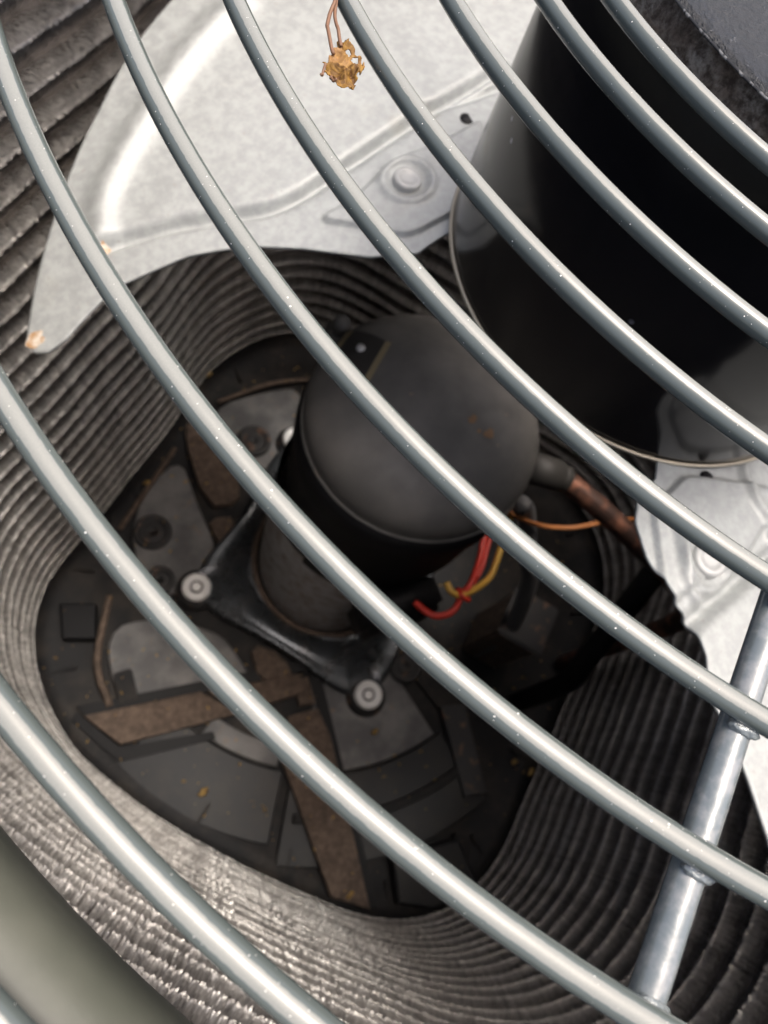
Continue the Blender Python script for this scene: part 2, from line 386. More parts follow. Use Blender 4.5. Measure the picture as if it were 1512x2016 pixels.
for a0 in range(-150, 171, 20):
    q_ = math.radians(a0); x_, y_ = wall_pt(q_, -26); bm = bmesh.new(); box(bm, (x_, y_, -892), (34, 5, 9), q_, 1.2); obj('rim_rib', bm, m_pan, pan, smooth=False)
for a0, a1, r0_ in ((36, 80, 350),):
    sector('moulded_step', r0_, r0_+12, a0, a1, -897, -880.5, m_pan, 1.5)
for x_, y_, w_, h_, t_ in ((345, -160, 24, 44, -.5), (190, 330, 40, 26, .5)):
    bm = bmesh.new(); box(bm, (x_, y_, -886), (w_, h_, 14), t_, 2); obj('moulded_block', bm, m_pan, pan, smooth=False)
rail(P['railA'], 4, m_silt, -882); rail(P['railB'], 3.5, m_silt, -880)
rail(P['railD'], 5, m_silt, -884)
part('drain_box', P['black'], -897, -872, m_seam, 2, 0)
for x, y, r in ((174, -301, 27), (215, -239, 21), (-41, -311, 27), (54, 106, 26)):
    bm = bmesh.new(); lathe(bm, [(r, -888), (r, -878), (r-3, -876), (r-7, -876), (r-9, -881), (r*.55, -882), (r*.45, -878), (r*.2, -878), (r*.12, -884), (0, -884)], 40, (x, y))
    obj('mounting_boss', bm, m_boss, pan)

# ------------------------------------------------------------------ compressor
comp = thing('compressor', 'black domed compressor can standing on a four legged bracket in the pan', 'compressor', (*CC, -884))
bm = bmesh.new(); R0 = 109; CU = (CC[0]-9, CC[1]+10)
prof = [(104, -880), (106, -840), (106, -590)]
lathe(bm, prof, 96, CC); obj('lower_shell', bm, m_lower, comp)
bm = bmesh.new(); lathe(bm, [(105.5, -612), (108, -606), (108, -560)], 96, (CC[0]-2, CC[1]+2)); lathe(bm, [(108, -566), (110.5, -556), (110.5, -478), (113, -468), (113.5, -440), (111, -430), (106, -429)], 96, CU); obj('rubber_jacket', bm, m_seam, comp)
bm = bmesh.new()
dome = [(108, -434), (108.5, -414)] + [(R0*math.cos(t)**.86, -414+56*math.sin(t)**.9) for t in [math.radians(q) for q in range(4, 88, 5)]] + [(0, -357.5)]
lathe(bm, dome, 96, CU); obj('dome_lid', bm, m_shell, comp)
bm = bmesh.new(); tube(bm, [(CU[0]+109.5*math.cos(2*math.pi*k/90), CU[1]+109.5*math.sin(2*math.pi*k/90), -423+.4*math.sin(k*2.1)) for k in range(90)], 1.3, 8, closed=True); obj('weld_seam', bm, m_shell, comp)
# stub with copper pipe, label plate, top stud
def cp(az, r, z, c=None): a_ = math.radians(az); c = c or CC; return Vector((c[0]+r*math.cos(a_), c[1]+r*math.sin(a_), z))
bm = bmesh.new(); tube(bm, [Vector((-40, 20, -436)), Vector((-66, 50, -447))], 16, 24); tube(bm, [Vector((-64, 48, -446)), Vector((-71, 60, -449))], 13.5, 24); obj('discharge_stub', bm, m_stub, comp)
def dome_z(x, y):
    r = math.hypot(x-CU[0], y-CU[1]); c_ = min(1, r/R0)**(1/.86); return -414+56*max(0, 1-c_*c_)**.45
def decal(name, quad, m, lift=.5, n_=8, par=comp):
    bm = bmesh.new(); Q = [Vector((*q, 0)) for q in quad]; G = []
    for i in range(n_+1):
        G.append([])
        for j in range(n_+1):
            p = Q[0].lerp(Q[1], i/n_).lerp(Q[3].lerp(Q[2], i/n_), j/n_); G[-1].append(bm.verts.new((p.x, p.y, dome_z(p.x, p.y)+lift)))
    for i in range(n_):
        for j in range(n_): bm.faces.new((G[i][j], G[i+1][j], G[i+1][j+1], G[i][j+1]))
    return obj(name, bm, m, par)
lbq = [(12, -176), (11, -139), (54, -126), (50, -168)]
lb = decal('label_plate', lbq, m_seam2, .6)
def edge(a_, b_, w_): 
    a_, b_ = Vector((*a_, 0)), Vector((*b_, 0)); n__ = (b_-a_).normalized().cross(Vector((0, 0, 1)))*w_
    return [(a_-n__).xy, (b_-n__).xy, (b_+n__).xy, (a_+n__).xy]
decal('label_border', edge(lbq[1], lbq[2], 2.6), m_label, 1.1, 8, lb); decal('label_border', edge(lbq[0], lbq[3], 2.6), m_label, 1.1, 8, lb)
bm = bmesh.new(); z_ = dome_z(31, -152); lathe(bm, [(4, z_+.4), (3.6, z_+2.4), (0, z_+3)], 16, (31, -152)); obj('label_rivet', bm, m_zinc, lb)
bm = bmesh.new()
for q_, s_ in (((16, -41), 6), ((13, -23), 7), ((19, -30), 3)):
    vs = [bm.verts.new((q_[0]+s_*math.cos(t)*(.8+.6*mnoise.noise((t, 3, s_))), q_[1]+.7*s_*math.sin(t)*(.8+.6*mnoise.noise((t, 7, s_))), dome_z(*q_)+.9)) for t in [k*math.pi/8 for k in range(16)]]
    bm.faces.new(vs)
    for v in vs: v.co.z = dome_z(v.co.x, v.co.y)+.5
obj('rust_mark', bm, m_rust2, comp)
bm = bmesh.new(); lathe(bm, [(0, -398), (7, -398), (9, -404), (6, -410), (6, -440)], 20, (4, -192)); lathe(bm, [(12, -430), (13, -415), (9, -412)], 20, (4, -192)); obj('terminal_stud', bm, m_shell, comp)
# terminal cover box on the side
bm = bmesh.new(); box(bm, (0, 0, 0), (46, 92, 90), 0, 8)
bmesh.ops.rotate(bm, verts=bm.verts, cent=(0, 0, 0), matrix=Matrix.Rotation(math.radians(62), 3, 'Z')); q = cp(62, 124, -640); bmesh.ops.translate(bm, verts=bm.verts, vec=q)
obj('terminal_cover', bm, m_seam, comp)
# pressed-steel bracket: collar + four arms
BA = [math.radians(q) for q in (-34, 60, -122, 150)]; BR = [196, 203, 214, 200]
def lobes(t):
    r = 147.0
    for a_, R_ in zip(BA, BR):
        d_ = abs((t-a_+math.pi) % (2*math.pi)-math.pi)
        w = 24.0
        x = R_*math.cos(d_) if d_ < 1.2 else 0
        if d_ < .9:
            s = R_*math.sin(d_)
            tipr = R_*math.cos(d_)+math.sqrt(max(w*w-s*s, 0)) if s < w else 0
            flare = 147+(R_-147)*math.exp(-(d_/.40)**2)*.97
            r = max(r, tipr, flare)
    return r
bm = bmesh.new(); rows = []; NB = 360; fr = [0, .05, .12, .3, .55, .8, .9, .96, 1, 1.0]
for j, f in enumerate(fr):
    row = []
    for k in range(NB):
        t = 2*math.pi*k/NB; ro = lobes(t); r = 112+(ro-112)*f
        zt = -852-24*min(1, max(0, (r-112)/90))**.8
        z = zt + (0, 7, 6, 2, -1, 1, 3.5, 3, -3, -14)[j]
        row.append(bm.verts.new((CC[0]+r*math.cos(t), CC[1]+r*math.sin(t), z)))
    rows.append(row)
for A, B in zip(rows, rows[1:]):
    for k in range(NB): bm.faces.new((A[k], A[(k+1) % NB], B[(k+1) % NB], B[k]))
obj('mounting_bracket', bm, m_bracket, comp)
bm = bmesh.new(); tube(bm, [(CC[0]+113*math.cos(2*math.pi*k/72), CC[1]+113*math.sin(2*math.pi*k/72), -846) for k in range(72)], 4, 10, closed=True); obj('collar_rim', bm, m_silt, comp)
for a_, R_ in zip(BA, BR):
    x, y = CC[0]+R_*math.cos(a_), CC[1]+R_*math.sin(a_)
    bm = bmesh.new(); lathe(bm, [(30, -893), (30, -884), (27, -880), (24, -872), (17, -871)], 40, (x, y)); obj('rubber_grommet', bm, m_boss, comp)
    bm = bmesh.new(); lathe(bm, [(20, -874), (20.5, -866), (19, -862.5), (16, -861), (11, -861), (9.5, -866), (7, -867), (6, -862.5), (3.4, -862), (2.6, -868), (0, -868)], 40, (x, y)); mb_ = obj('mounting_bolt', bm, m_bolt, comp)
    bm = bmesh.new(); lathe(bm, [(9.2, -865.6), (6.6, -865.4)], 40, (x, y)); obj('bolt_recess', bm, m_seam, mb_)

# pipes and wires
def pipe(name, pts, r, m, label, cat, n=14, k=10, group=None):
    bm = bmesh.new(); org = pts[0]; tube(bm, spline(pts, k), r, n); o = obj(name, bm, m, None, org=org); return tag(o, label, cat, group)
pipe('copper_pipe', [(-68, 54, -448), (-76, 80, -455), (-86, 124, -466), (-95, 173, -480), (-108, 220, -500), (-122, 262, -540), (-128, 285, -600), (-128, 292, -880)], 11.5, m_copper, 'tarnished copper pipe leaving the compressor towards the blade at the right', 'pipe')
pipe('suction_pipe', [(-160, 190, -490), (-139, 207, -520), (-99, 225, -580), (-50, 244, -650), (-32, 262, -720), (-26, 270, -880)], 14, m_seam, 'thick black pipe crossing the shaded coil wall right of the compressor', 'pipe')
pipe('conduit', [(-60, 48, -520), (-71, 62, -545), (-69, 98, -600), (-67.6, 133, -655), (-45.8, 170, -760), (-44, 176, -885)], 11, m_greyhose, 'upright grey conduit between the wires and the coil wall', 'conduit')
def W(name, pts, r, m, label): return pipe(name, pts, r, m, label, 'wire', 8, 8)
W('wire', [(-60, 30, -555), (-25.7, 42.7, -560), (2.2, 57, -562), (33.3, 66.8, -558), (48.2, 67.7, -560), (67.2, 72.1, -562), (84, 65, -560), (90, 54, -562), (90, 36, -566)], 3.6, m_red, 'bright red wire looping down and under beside the compressor')
W('wire', [(-60, 40, -560), (-23, 52.6, -566), (9.2, 66.4, -568), (44, 68, -566), (52, 66, -570)], 3.4, m_red, 'shorter red wire lying tight against the yellow wire')
W('wire', [(-62, 52, -556), (-22.3, 68.5, -562), (5.2, 78.4, -566), (33.5, 74.5, -562), (51.1, 66.4, -558), (56.3, 55.7, -556), (52.6, 46.5, -556)], 3.6, m_yel, 'yellow wire curling into the knot beside the red wires')
W('wire', [(-30, 20, -505), (-38.9, 34.2, -520), (-64.9, 74.6, -538), (-90, 100, -548), (-111.2, 118.3, -548), (-150, 142, -552), (-175.8, 160.7, -560), (-215, 190, -575)], 2.7, m_ora, 'thin orange wire running below the copper pipe')
bm = bmesh.new(); tube(bm, [(48+7.5*math.cos(t)*.6, 69+9*math.sin(t)*.9, -560+6*math.cos(t)) for t in [k*math.pi/10 for k in range(20)]], 2.6, 8, closed=True)
tag(obj('cable_tie', bm, m_red, None, org=(48, 68, -560)), 'small red tie knotting the red and yellow wires together', 'cable tie')
# junction box and clutter on the dark side of the pan
cb = thing('control_box', 'dim brown box standing in the shadow at the right of the pan', 'box', (-70, 178, -890))
bm = bmesh.new(); box(bm, (-70, 178, -815), (70, 62, 150), math.radians(14), 4); obj('box_body', bm, m_silt, cb, smooth=False)
bm = bmesh.new(); box(bm, (-70, 178, -736), (76, 68, 8), math.radians(14), 3); obj('box_lid', bm, m_boss, cb, smooth=False)
part('valve_block', P['boxR'], -897, -872, m_plate, 4, 0)

# ------------------------------------------------------------------ spine-fin coil: one part per turn of tube
coil = thing('coil', 'fuzzy spine fin condenser coil winding round the inside in stacked horizontal turns', 'coil', (30, -30, -884))
NT = 360; PITCH = 29.6; NROW = 28; RT = 15.0
TZ0 = -870.0
def tube_mesh(seed):
    bm = bmesh.new()
    pts = []
    for k in range(NT):
        q = 2*math.pi*k/NT; pts.append((*[c_ - (30, -30)[i] for i, c_ in enumerate(wall_pt(q, RT))], 0))
    tube(bm, pts, 8.5, 10, closed=True)
    bmesh.ops.scale(bm, verts=bm.verts, vec=(U, U, U))
    me = bpy.data.meshes.new('coil_turn'); bm.to_mesh(me); bm.free()
    me.polygons.foreach_set('use_smooth', [True]*len(me.polygons)); me.materials.append(m_tube); return me
# dense centre line for the spines
KA = 1440; azd = np.arange(KA)*2*np.pi/KA
CL = np.array([wall_pt(q, RT) for q in azd]) - np.array([30, -30])
CLc = np.vstack([CL, CL[:1]]); seg = np.hypot(*np.diff(CLc, axis=0).T); S = np.concatenate([[0], np.cumsum(seg)]); LEN = S[-1]
def fin_mesh(seed, dens=.62, nth=19):
    r_ = np.random.default_rng(seed)
    n_ = int(LEN/dens); s = np.arange(n_)*dens
    f1 = sum(np.sin(2*np.pi*s/LEN*k+r_.uniform(0, 6.28))*a_ for k, a_ in ((7, .5), (13, .5), (29, .6), (61, .6), (113, .5), (211, .5)))/3.2
    th = np.radians(np.linspace(-100, 100, nth))
    off = r_.normal(0, .35, n_)
    ss = (s+off)[:, None]+r_.uniform(-.12, .12, (n_, nth))
    tt = th[None, :]+r_.normal(0, .05, (n_, nth))+np.repeat(r_.uniform(-.14, .14, (n_, 1)), nth, 1)
    ss = ss % LEN
    x = np.interp(ss, S, CLc[:, 0]); y = np.interp(ss, S, CLc[:, 1])
    x2 = np.interp((ss+3) % LEN, S, CLc[:, 0]); y2 = np.interp((ss+3) % LEN, S, CLc[:, 1])
    tx, ty = x2-x, y2-y; L_ = np.hypot(tx, ty); tx /= L_; ty /= L_
    nx, ny = -ty, tx                                  # inward
    dz = np.sin(tt); dh = np.cos(tt)
    ln = 13.8+f1[:, None]*.6*(1+.3*np.sin(tt*3))+r_.normal(0, .55, (n_, nth))
    flat = r_.random((n_, 1)) < .015; ln = np.where(flat, ln-3, ln)
    lean = np.repeat(r_.normal(0, .7, (n_, 1)), nth, 1) + r_.normal(0, .25, (n_, nth)) + f1[:, None]*1.0
    w = .42+r_.random((n_, nth))*.2
    base = 5.5
    def P_(rad, off): return np.stack([x+nx*dh*rad+tx*off, y+ny*dh*rad+ty*off, dz*rad], -1)
    A = P_(base, -w*.7); B = P_(base, w*.7); Cc = P_(ln, lean+w*.35); D_ = P_(ln, lean-w*.35)
    V = np.stack([A, B, Cc, D_], 2).reshape(-1, 3)*U
    nf = n_*nth
    me = bpy.data.meshes.new('spine_fins'); me.vertices.add(nf*4); me.vertices.foreach_set('co', V.ravel().astype(np.float32))
    me.loops.add(nf*4); me.loops.foreach_set('vertex_index', np.arange(nf*4, dtype=np.int32))
    me.polygons.add(nf); me.polygons.foreach_set('loop_start', np.arange(nf, dtype=np.int32)*4)
    me.update(calc_edges=True)
    tone = np.clip(r_.normal(.5, .26, (n_, 1))+r_.normal(0, .10, (n_, nth))+.12*f1[:, None], 0, 1)
    at = me.attributes.new('tone', 'FLOAT', 'FACE'); at.data.foreach_set('value', tone.ravel().astype(np.float32))
    me.materials.append(m_fin); return me
tm = tube_mesh(0); fms = [fin_mesh(s_) for s_ in range(3)]
zj = [random.uniform(-.8, .8) for _ in range(NROW)]
for i in range(NROW):
    t_ = link('coil_turn', tm, None, coil); t_.location = (random.uniform(-1, 1)*U, random.uniform(-1, 1)*U, (TZ0+i*PITCH+zj[i]+884)*U)
    f_ = link('spine_fins', fms[(i*2+i//3) % 3], None, t_); f_['kind'] = 'stuff'

# ------------------------------------------------------------------ fan: two wide aluminium blades on a hub
B = {"H": [[115.3, 40.78], [130.4, 48.57], [156.5, 50.42], [194.1, 49.37], [221.8, 49.44], [239.9, 50.19], [256.3, 51.05], [274.8, 52.9], [294.9, 54.7], [309.4, 57.51], [320.4, 59.59], [330.2, 60.52], [337.3, 60.38], [343.5, 59.35], [346.1, 57.35]], "arc": [[346.1, 57.35], [343.6, 53.5], [341.3, 49.54], [339.4, 45.41], [337.0, 41.61], [335.0, 37.6], [333.5, 32.72], [332.1, 26.99], [333.7, 19.94]], "L": [[129.6, -45.16], [144.7, -49.63], [157.6, -49.99], [174.3, -47.74], [185.1, -45.28], [195.6, -42.76], [200.6, -40.59], [215.2, -39.53], [233.1, -40.15], [248.5, -38.23], [267.5, -37.38], [288.6, -36.76]], "riv": [[127.5, 75.5], [136.2, -102.1], [148.1, -58.2]], "hole": [[147.8, 13.5], [107.0, -63.9]], "groove": [[194.6, 232.8], [191.8, 219.8], [184.2, 198.1], [175.5, 180.4], [165.1, 160.4], [158.3, 144.7], [156.1, 125.7], [157.5, 103.8], [159.4, 80.9], [161.8, 56.9], [164.9, 27.5], [167.4, -3.1], [172.1, -37.0]], "ridge": [[201.8, 231.8], [219.7, 219.6], [233.6, 201.4], [246.3, 180.4], [261.1, 154.6], [275.5, 125.0], [286.6, 96.8], [292.0, 78.8]], "arm": [[136.9, 132.8], [134.5, 109.2], [142.9, 78.1], [143.8, 62.6], [140.5, 50.0], [140.3, 26.7], [142.1, 0.7], [95.3, 61.7], [96.0, 72.4], [96.9, 95.3], [103.9, 102.7], [120.1, 115.7]], "em2": [[105.9, -102.4], [120.6, -108.9], [136.4, -121.7], [148.4, -121.1]], "em3": [[115.3, -36.8], [129.4, -48.0], [144.6, -50.3], [160.3, -59.3]]}
fan = thing('fan', 'pale aluminium fan with two wide rust tipped blades under the motor', 'fan', (*MC, -200))
PHI = -1.76278
def segd(p, a_, b_):
    ab = b_-a_; t = max(0, min(1, (p-a_).dot(ab)/max(ab.length_squared, 1e-9))); return (p-(a_+ab*t)).length
def pl_d(p, pl): return min(segd(p, pl[i], pl[i+1]) for i in range(len(pl)-1))
def inside(p, poly):
    c_ = False
    for i in range(len(poly)):
        (x1, y1), (x2, y2) = poly[i-1], poly[i]
        if (y1 > p[1]) != (y2 > p[1]) and p[0] < (x2-x1)*(p[1]-y1)/(y2-y1)+x1: c_ = not c_
    return c_
def vl(pts): return [Vector((x, y, 0)) for x, y in pts]
def sm(x): x = max(0, min(1, x)); return x*x*(3-2*x)
Hx, Hy = zip(*([(100, 38)]+B['H'])); Lx, Ly = zip(*([(100, -43)]+B['L']+[(318, -36.3), (332, -35), (340, -32.5), (344, -29)]))
ax_ = [-60, -20, 0]+[q[1] for q in B['arc'][::-1]]; ar_ = [344, 339, 336]+[q[0] for q in B['arc'][::-1]]
gro, rid, em2, em3 = (vl(spline([(*q, 0) for q in B[k]], 3) and [(q.x, q.y) for q in spline([(*q, 0) for q in B[k]], 3)]) for k in ('groove', 'ridge', 'em2', 'em3'))
gro2 = [Vector((q.x-4, -q.y, 0)) for q in gro]
armA = sub(B['arm'], 2); armB = [(x+4, -y-12) for x, y in armA][::-1]
armAv, armBv = vl(armA+armA[:1]), vl(armB+armB[:1])
def base_z(p):
    z = -176-.10*p.y-.0006*max(p.y, 0)**2
    return z + .00016*(p.x-230)**2
def blade_z(p):
    z = base_z(p)
    g = min(pl_d(p, gro), pl_d(p, gro2)); z -= 6.5*math.exp(-(g/3.8)**2)
    r = pl_d(p, rid)
    z += 5.5*math.exp(-(r/8.5)**2)
    for poly, pv in ((armA, armAv), (armB, armBv)):
        if p.x < 190 and -150 < p.y < 150:
            d_ = pl_d(p, pv); d_ = d_ if inside((p.x, p.y), poly) else -d_
            z += 3.4*sm((d_+1.2)/2.4)
    z += 3.2*math.exp(-(pl_d(p, em2)/3.2)**2) + 3.2*math.exp(-(pl_d(p, em3)/3.2)**2)
    for c_ in RIV:
        d_ = math.hypot(p.x-c_[0], p.y-c_[1]); z += 2.2*math.exp(-((d_-14.5)/2.6)**2) - 1.6*math.exp(-(d_/9)**2)
    return z
RIV = [B['riv'][0], B['riv'][1]]
def rot2(p, a_): return (MC[0]+p.x*math.cos(a_)-p.y*math.sin(a_), MC[1]+p.x*math.sin(a_)+p.y*math.cos(a_))
NU, NV = 170, 260
def mk_blade():
    bm = bmesh.new(); G = []
    for i in range(NU+1):
        row = []
        for j in range(NV+1):
            v = j/NV; u = i/NU
            az0 = -40+v*92
            ro = float(np.interp(az0, ax_, ar_)); rho = 98+(ro-98)*u
            aL = float(np.interp(rho, Lx, Ly)); aH = float(np.interp(rho, Hx, Hy))
            q = math.radians(aL+(aH-aL)*v); p = Vector((rho*math.cos(q), rho*math.sin(q), 0))
            row.append(bm.verts.new((p.x, p.y, blade_z(p))))
        G.append(row)
    for i in range(NU):
        for j in range(NV): bm.faces.new((G[i][j], G[i+1][j], G[i+1][j+1], G[i][j+1]))
    bmesh.ops.recalc_face_normals(bm, faces=bm.faces)
    if sum(f.normal.z for f in bm.faces) < 0: bmesh.ops.reverse_faces(bm, faces=bm.faces)
    bmesh.ops.solidify(bm, geom=bm.faces[:], thickness=1.6)
    return bm
def lath_on(bm, c, prof, n=32):
    z0 = base_z(Vector((c[0], c[1], 0))); lathe(bm, [(r, z+z0) for r, z in prof], n, c); return bm
def xf(bm, a_):
    for v in bm.verts:
        x, y = rot2(v.co, a_); v.co.x, v.co.y = x, y
    return bm
bl = obj('blade', xf(mk_blade(), PHI), m_blade, fan); kids = []
for c_ in RIV:
    bm = bmesh.new(); lath_on(bm, c_, [(8.8, .6), (8.6, 4.2), (7.9, 5.2), (5.6, 5.6), (5, 4.9), (2.5, 4.8), (0, 4.8)]); kids.append(obj('rivet', xf(bm, PHI), m_rivet, bl))
for c_, r_ in ((B['hole'][0], 4.4), (B['hole'][1], 3.6)):
    bm = bmesh.new(); z1 = blade_z(Vector((*c_, 0)))+.3; lathe(bm, [(r_, z1-.6), (r_, z1), (0, z1)], 24, c_); kids.append(obj('bolt_hole', xf(bm, PHI), m_seam, bl))
def polar(r_, d_): return (r_*math.cos(math.radians(d_)), r_*math.sin(math.radians(d_)))
for c_, r_ in ((polar(337, 59), 6), (B['groove'][0], 4.5)):
    bm = bmesh.new()
    vs = [bm.verts.new((c_[0]+r_*math.cos(t)*(.75+.5*mnoise.noise((t, 3, r_))), c_[1]+1.2*r_*math.sin(t)*(.8+.5*mnoise.noise((t, 7, r_))), 0)) for t in [k*math.pi/9 for k in range(18)]]
    bm.faces.new(vs)
    for v in bm.verts: v.co.z = blade_z(Vector((v.co.x, v.co.y, 0)))+.25
    kids.append(obj('rust_spot', xf(bm, PHI), m_rust, bl))
bl2 = bl.copy(); C.objects.link(bl2); bl2.parent = fan; bl2.rotation_euler = (0, 0, math.pi)
for k_ in kids:
    c2 = k_.copy(); C.objects.link(c2); c2.parent = bl2
bm = bmesh.new(); lathe(bm, [(0, -168), (22, -168), (22, -176), (104, -177), (106, -179), (104, -182), (20, -188), (20, -200), (0, -200)], 64, MC); obj('hub', bm, m_blade, fan)

# ------------------------------------------------------------------ fan motor hanging under the guard
mot = thing('fan_motor', 'glossy black cylindrical fan motor hanging under the centre of the guard', 'motor', (*MC, -166))
bm = bmesh.new(); lathe(bm, [(0, -163), (112, -163), (118, -163.5), (119, -160), (119, -24), (116, -19), (0, -19)], 160, MC); obj('motor_can', bm, m_motor, mot)
bm = bmesh.new(); tube(bm, [(MC[0]+119*math.cos(2*math.pi*k/140), MC[1]+119*math.sin(2*math.pi*k/140), -164.4) for k in range(140)], 1.2, 8, closed=True); obj('bottom_rim', bm, m_rim, mot)
bm = bmesh.new(); lathe(bm, [(114, -20.5), (123, -20.0), (124, -12), (123.5, -3.5), (100, -3.2)], 140, MC)
for v in bm.verts: v.co += Vector((1, 1, .6))*0+Vector(v.co).normalized()*1.2*mnoise.noise(Vector(v.co)*.15)
obj('felt_gasket', bm, m_felt, mot)
bm = bmesh.new(); lathe(bm, [(0, -176), (8, -176), (8, -160), (0, -160)], 20, MC); obj('shaft', bm, m_zinc, mot)

# ------------------------------------------------------------------ wire guard
guard = thing('fan_guard', 'blue grey enamelled wire fan guard of concentric rings over the opening', 'fan guard', (0, 0, -25))
RR = [382.0, 357.78, 332.38, 306.82, 280.67, 254.88, 229.05, 203.04, 177.54, 158.67]
D = 5.0
for r in RR:
    bm = bmesh.new(); z = zr(r); n_ = 300
    tube(bm, [((r+.35*math.sin(3*t+r))*math.cos(t), (r+.35*math.sin(3*t+r))*math.sin(t), z+.3*math.sin(5*t+r)) for t in [2*math.pi*k/n_ for k in range(n_)]], D/2, 24, closed=True)
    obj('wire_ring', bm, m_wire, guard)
for ks, azs_ in enumerate((13.4, 133.4, 253.4)):
    a_ = math.radians(azs_); ca, sa = math.cos(a_), math.sin(a_)
    bm = bmesh.new(); rs = [118+k*6 for k in range(46)]
    tube(bm, [(r*ca, r*sa, zr(r)-D/2-2.3) for r in rs], 3.0, 20); sp_ = obj('spoke', bm, m_spoke, guard)
    for r in RR:
        bm = bmesh.new()
        for sgn in (-1, 1):
            g_ = bmesh.ops.create_icosphere(bm, subdivisions=3, radius=1)
            for v in g_['verts']:
                v.co = Vector((v.co.x*1.3, v.co.y*3.2, v.co.z*1.5))*(1+.22*mnoise.noise(v.co*2.2+Vector((r, sgn*3, 0))))
            bmesh.ops.rotate(bm, verts=g_['verts'], cent=(0, 0, 0), matrix=Matrix.Rotation(a_, 3, 'Z'))
            bmesh.ops.translate(bm, verts=g_['verts'], vec=((r+sgn*2.2)*ca, (r+sgn*2.2)*sa, zr(r)-2.3))
        obj('weld_bead', bm, m_weld, sp_)
bm = bmesh.new(); lathe(bm, [(0, 6), (60, 5), (110, 3), (132, 1.4), (136.5, .6), (137.6, -.4)], 180, (0, 0)); cap_ = obj('centre_cap', bm, m_cap, guard)
bm = bmesh.new(); lathe(bm, [(137.3, -.3), (137.9, -.6), (137.9, -1.1), (137.2, -1.4), (100, -1.3), (0, -1.2)], 180, (0, 0)); obj('cap_edge', bm, m_chip, cap_)

# ------------------------------------------------------------------ dried flower head caught on the guard
LZ = -5.0
LEAF = {"c": [223.82, -85.67], "low": [[223.18, -89.06], [224.26, -88.53], [225.43, -88.25], [226.64, -87.43], [228.05, -87.48], [228.23, -86.66], [229.48, -85.88], [228.79, -84.76], [229.3, -83.95], [228.83, -82.94], [229.46, -82.02], [230.16, -81.69], [230.28, -80.3], [229.23, -79.51], [228.56, -78.84], [227.48, -79.04], [226.08, -79.51], [224.44, -80.61], [223.62, -81.44], [221.87, -81.57], [219.57, -82.34], [218.73, -83.76], [220.21, -83.08], [221.74, -82.99], [221.71, -84.67], [221.19, -86.46], [220.95, -87.84], [220.12, -89.28], [221.96, -89.71]], "up": [[217.8, -92.61], [219.24, -91.09], [220.23, -89.34], [221.29, -88.02], [221.45, -86.22], [221.87, -84.19], [221.77, -82.64], [220.02, -82.59], [218.23, -84.05], [217.65, -86.4], [216.43, -89.19], [215.5, -91.39], [216.08, -91.69], [217.47, -90.9], [217.77, -91.63]], "holes": [[[219.77, -88.61], [218.82, -87.99], [218.45, -86.84], [220.32, -86.44]], [[220.45, -85.66], [218.87, -86.12], [218.87, -84.79], [220.17, -84.76]], [[220.84, -86.45], [220.64, -84.83], [219.9, -83.85], [221.34, -83.52], [221.47, -84.72]]], "s1": [[209.9, -101.02], [211.55, -99.48], [214.64, -97.93], [217.87, -95.73], [219.43, -94.25], [221.41, -91.88], [222.76, -89.78], [223.7, -88.41]], "s2": [[209.42, -100.78], [210.64, -99.81], [213.6, -97.38], [216.03, -94.76], [217.8, -92.61], [219.02, -90.97], [220.12, -89.28]], "s3": [[228.48, -86.43], [229.82, -85.71], [230.71, -85.12], [231.67, -84.76]], "s4": [[229.22, -82.25], [229.74, -82.73], [229.8, -83.32], [230.74, -82.76]]}
lf = thing('dried_flower', 'crumpled golden brown dried flower head hanging on thin stems beside a guard wire', 'dried flower', (*LEAF['c'], LZ))
def leaf_piece(name, outline_, holes, seed, dz, amp):
    pl = [tuple(q) for q in outline_]
    xs = [q[0] for q in pl]; ys = [q[1] for q in pl]; st = .22
    bm = bmesh.new(); V = {}
    ni = int((max(xs)-min(xs))/st)+1; nj = int((max(ys)-min(ys))/st)+1
    def g(i, j):
        if (i, j) not in V:
            x, y = min(xs)+i*st, min(ys)+j*st
            q = Vector((x*.16, y*.16, seed)); q2 = Vector((x*.5, y*.5, seed+5))
            fold = abs(mnoise.noise(q*1.6))*2.2+abs(mnoise.noise(q2*.9))*1.0
            V[i, j] = bm.verts.new((x+mnoise.noise(q2)*.5, y+mnoise.noise(q2+Vector((9, 0, 0)))*.5, dz-amp*fold+mnoise.noise(q2*1.8)*.3*amp))
        return V[i, j]
    for i in range(ni):
        for j in range(nj):
            cx, cy = min(xs)+(i+.5)*st, min(ys)+(j+.5)*st
            jx = mnoise.noise((cx*.9, cy*.9, seed))*.5; jy = mnoise.noise((cx*.9, cy*.9, seed+20))*.5
            if not inside((cx+jx, cy+jy), pl): continue
            if any(inside((cx+jx*.5, cy+jy*.5), h_) for h_ in holes): continue
            bm.faces.new((g(i, j), g(i+1, j), g(i+1, j+1), g(i, j+1)))
    bmesh.ops.smooth_vert(bm, verts=bm.verts, factor=.5, use_axis_x=True, use_axis_y=True, use_axis_z=False)
    bmesh.ops.solidify(bm, geom=bm.faces[:], thickness=.18)
    return obj(name, bm, m_leaf, lf)
leaf_piece('petal_mass', LEAF['low'], [], 3.1, LZ, 1.6)
leaf_piece('petal_mass', LEAF['up'], LEAF['holes'], 8.7, LZ-.8, 1.1)
for i, (pts, r_) in enumerate(((LEAF['s1'], .45), (LEAF['s2'], .42), (LEAF['s3'], .3), (LEAF['s4'], .3))):
    bm = bmesh.new(); q = [(x, y, LZ+.5*math.sin(k*1.7+i)-.3) for k, (x, y) in enumerate(pts)]
    tube(bm, spline(q, 6), r_, 8); obj('stem', bm, m_stem, lf)

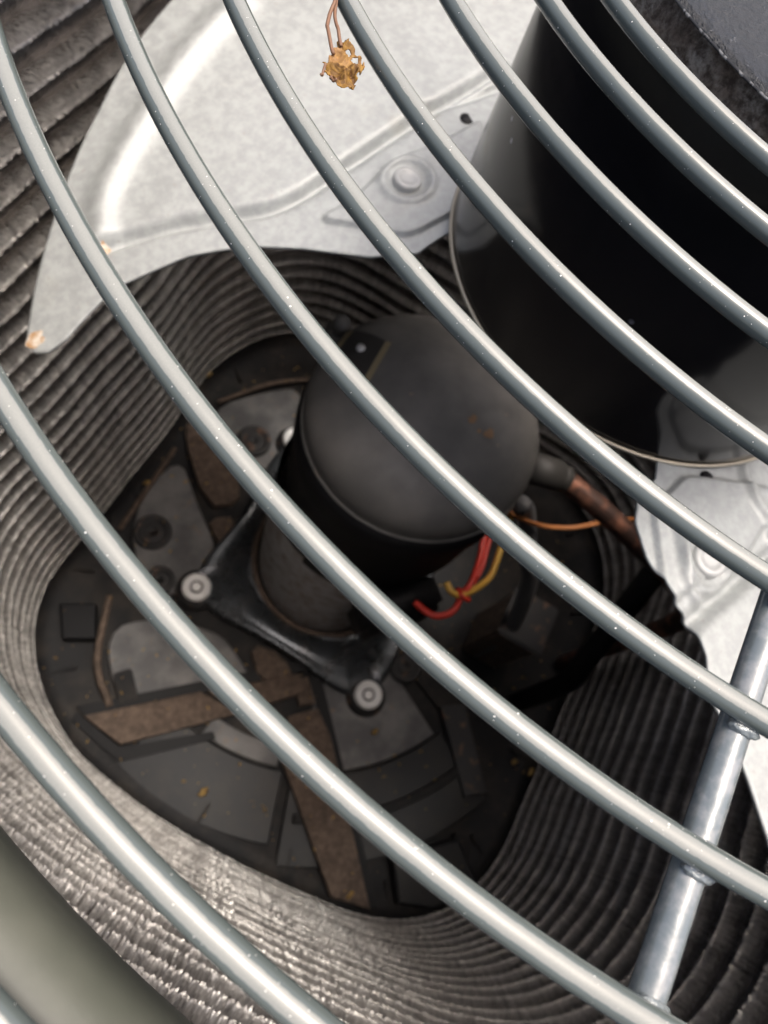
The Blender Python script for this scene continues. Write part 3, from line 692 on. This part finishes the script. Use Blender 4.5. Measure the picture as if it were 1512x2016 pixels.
# ------------------------------------------------------------------ crumbs of leaf on the pan
lab = ['yellow leaf crumb on the left edge of the pan floor', 'yellow leaf crumb by the rail left of the bosses', 'small yellow crumb below the silver bolt nearest the bottom', 'orange brown crumb on the dark plate at lower left', 'pale crumb beside the rib at the bottom of the pan', 'pale flake in the dark corner of the pan', 'second pale flake in the dark right corner of the pan']
for i, (x, y) in enumerate(P['deb']):
    bm = bmesh.new(); s_ = (9, 6, 7, 9, 8, 7, 9)[i]; zc = (-878, -876, -881, -884, -874, -880, -884)[i]
    g_ = bmesh.ops.create_icosphere(bm, subdivisions=2, radius=1)
    for v in bm.verts: v.co = Vector((v.co.x*s_*.8+x, v.co.y*s_*.45+y, v.co.z*2+zc)) + Vector((1, -1, .4))*s_*.5*mnoise.noise(v.co*1.9+Vector((i*7, 0, 0)))
    tag(obj('leaf_crumb', bm, m_deb, None, org=(x, y, zc)), lab[i], 'leaf crumb', 'leaf crumbs on the base pan')

# ------------------------------------------------------------------ fine grit and leaf powder lying on the pan
bpy.context.view_layer.update(); dg = bpy.context.evaluated_depsgraph_get(); r_ = random.Random(9)
bm = bmesh.new(); cnt = 0; tries = 0
while cnt < 420 and tries < 4000:
    tries += 1
    az_ = r_.uniform(0, 2*math.pi); rr_ = math.sqrt(r_.random())*wall_r(az_)*.97
    x, y = WC[0]+rr_*math.cos(az_), WC[1]+rr_*math.sin(az_)
    if math.hypot(x-CC[0], y-CC[1]) < 150: continue
    hit, loc, nrm, _, ob, _ = sc.ray_cast(dg, Vector((x, y, -846))*U, Vector((0, 0, -1)))
    if not hit or nrm.z < .6 or not (ob.parent and ob.parent.name == 'base_pan'): continue
    p = loc/U; s_ = r_.choice((1.2, 1.6, 2.2, 3.4)); a_ = r_.uniform(0, 6.28); w_ = s_*r_.uniform(.25, .7)
    q = [Vector((math.cos(a_)*u_*s_-math.sin(a_)*v_*w_, math.sin(a_)*u_*s_+math.cos(a_)*v_*w_, h_)) for u_, v_, h_ in ((-1, 0, .2), (0, -1, .5), (1, .2, .3), (.1, 1, .9))]
    f_ = bm.faces.new([bm.verts.new(p+k) for k in q]); f_.material_index = 0; cnt += 1
bmesh.ops.solidify(bm, geom=bm.faces[:], thickness=.5)
tag(obj('grit', bm, m_deb, None, smooth=False, org=(30, -30, -884)), 'fine tan grit and leaf powder scattered over the base pan', 'grit', kind='stuff')
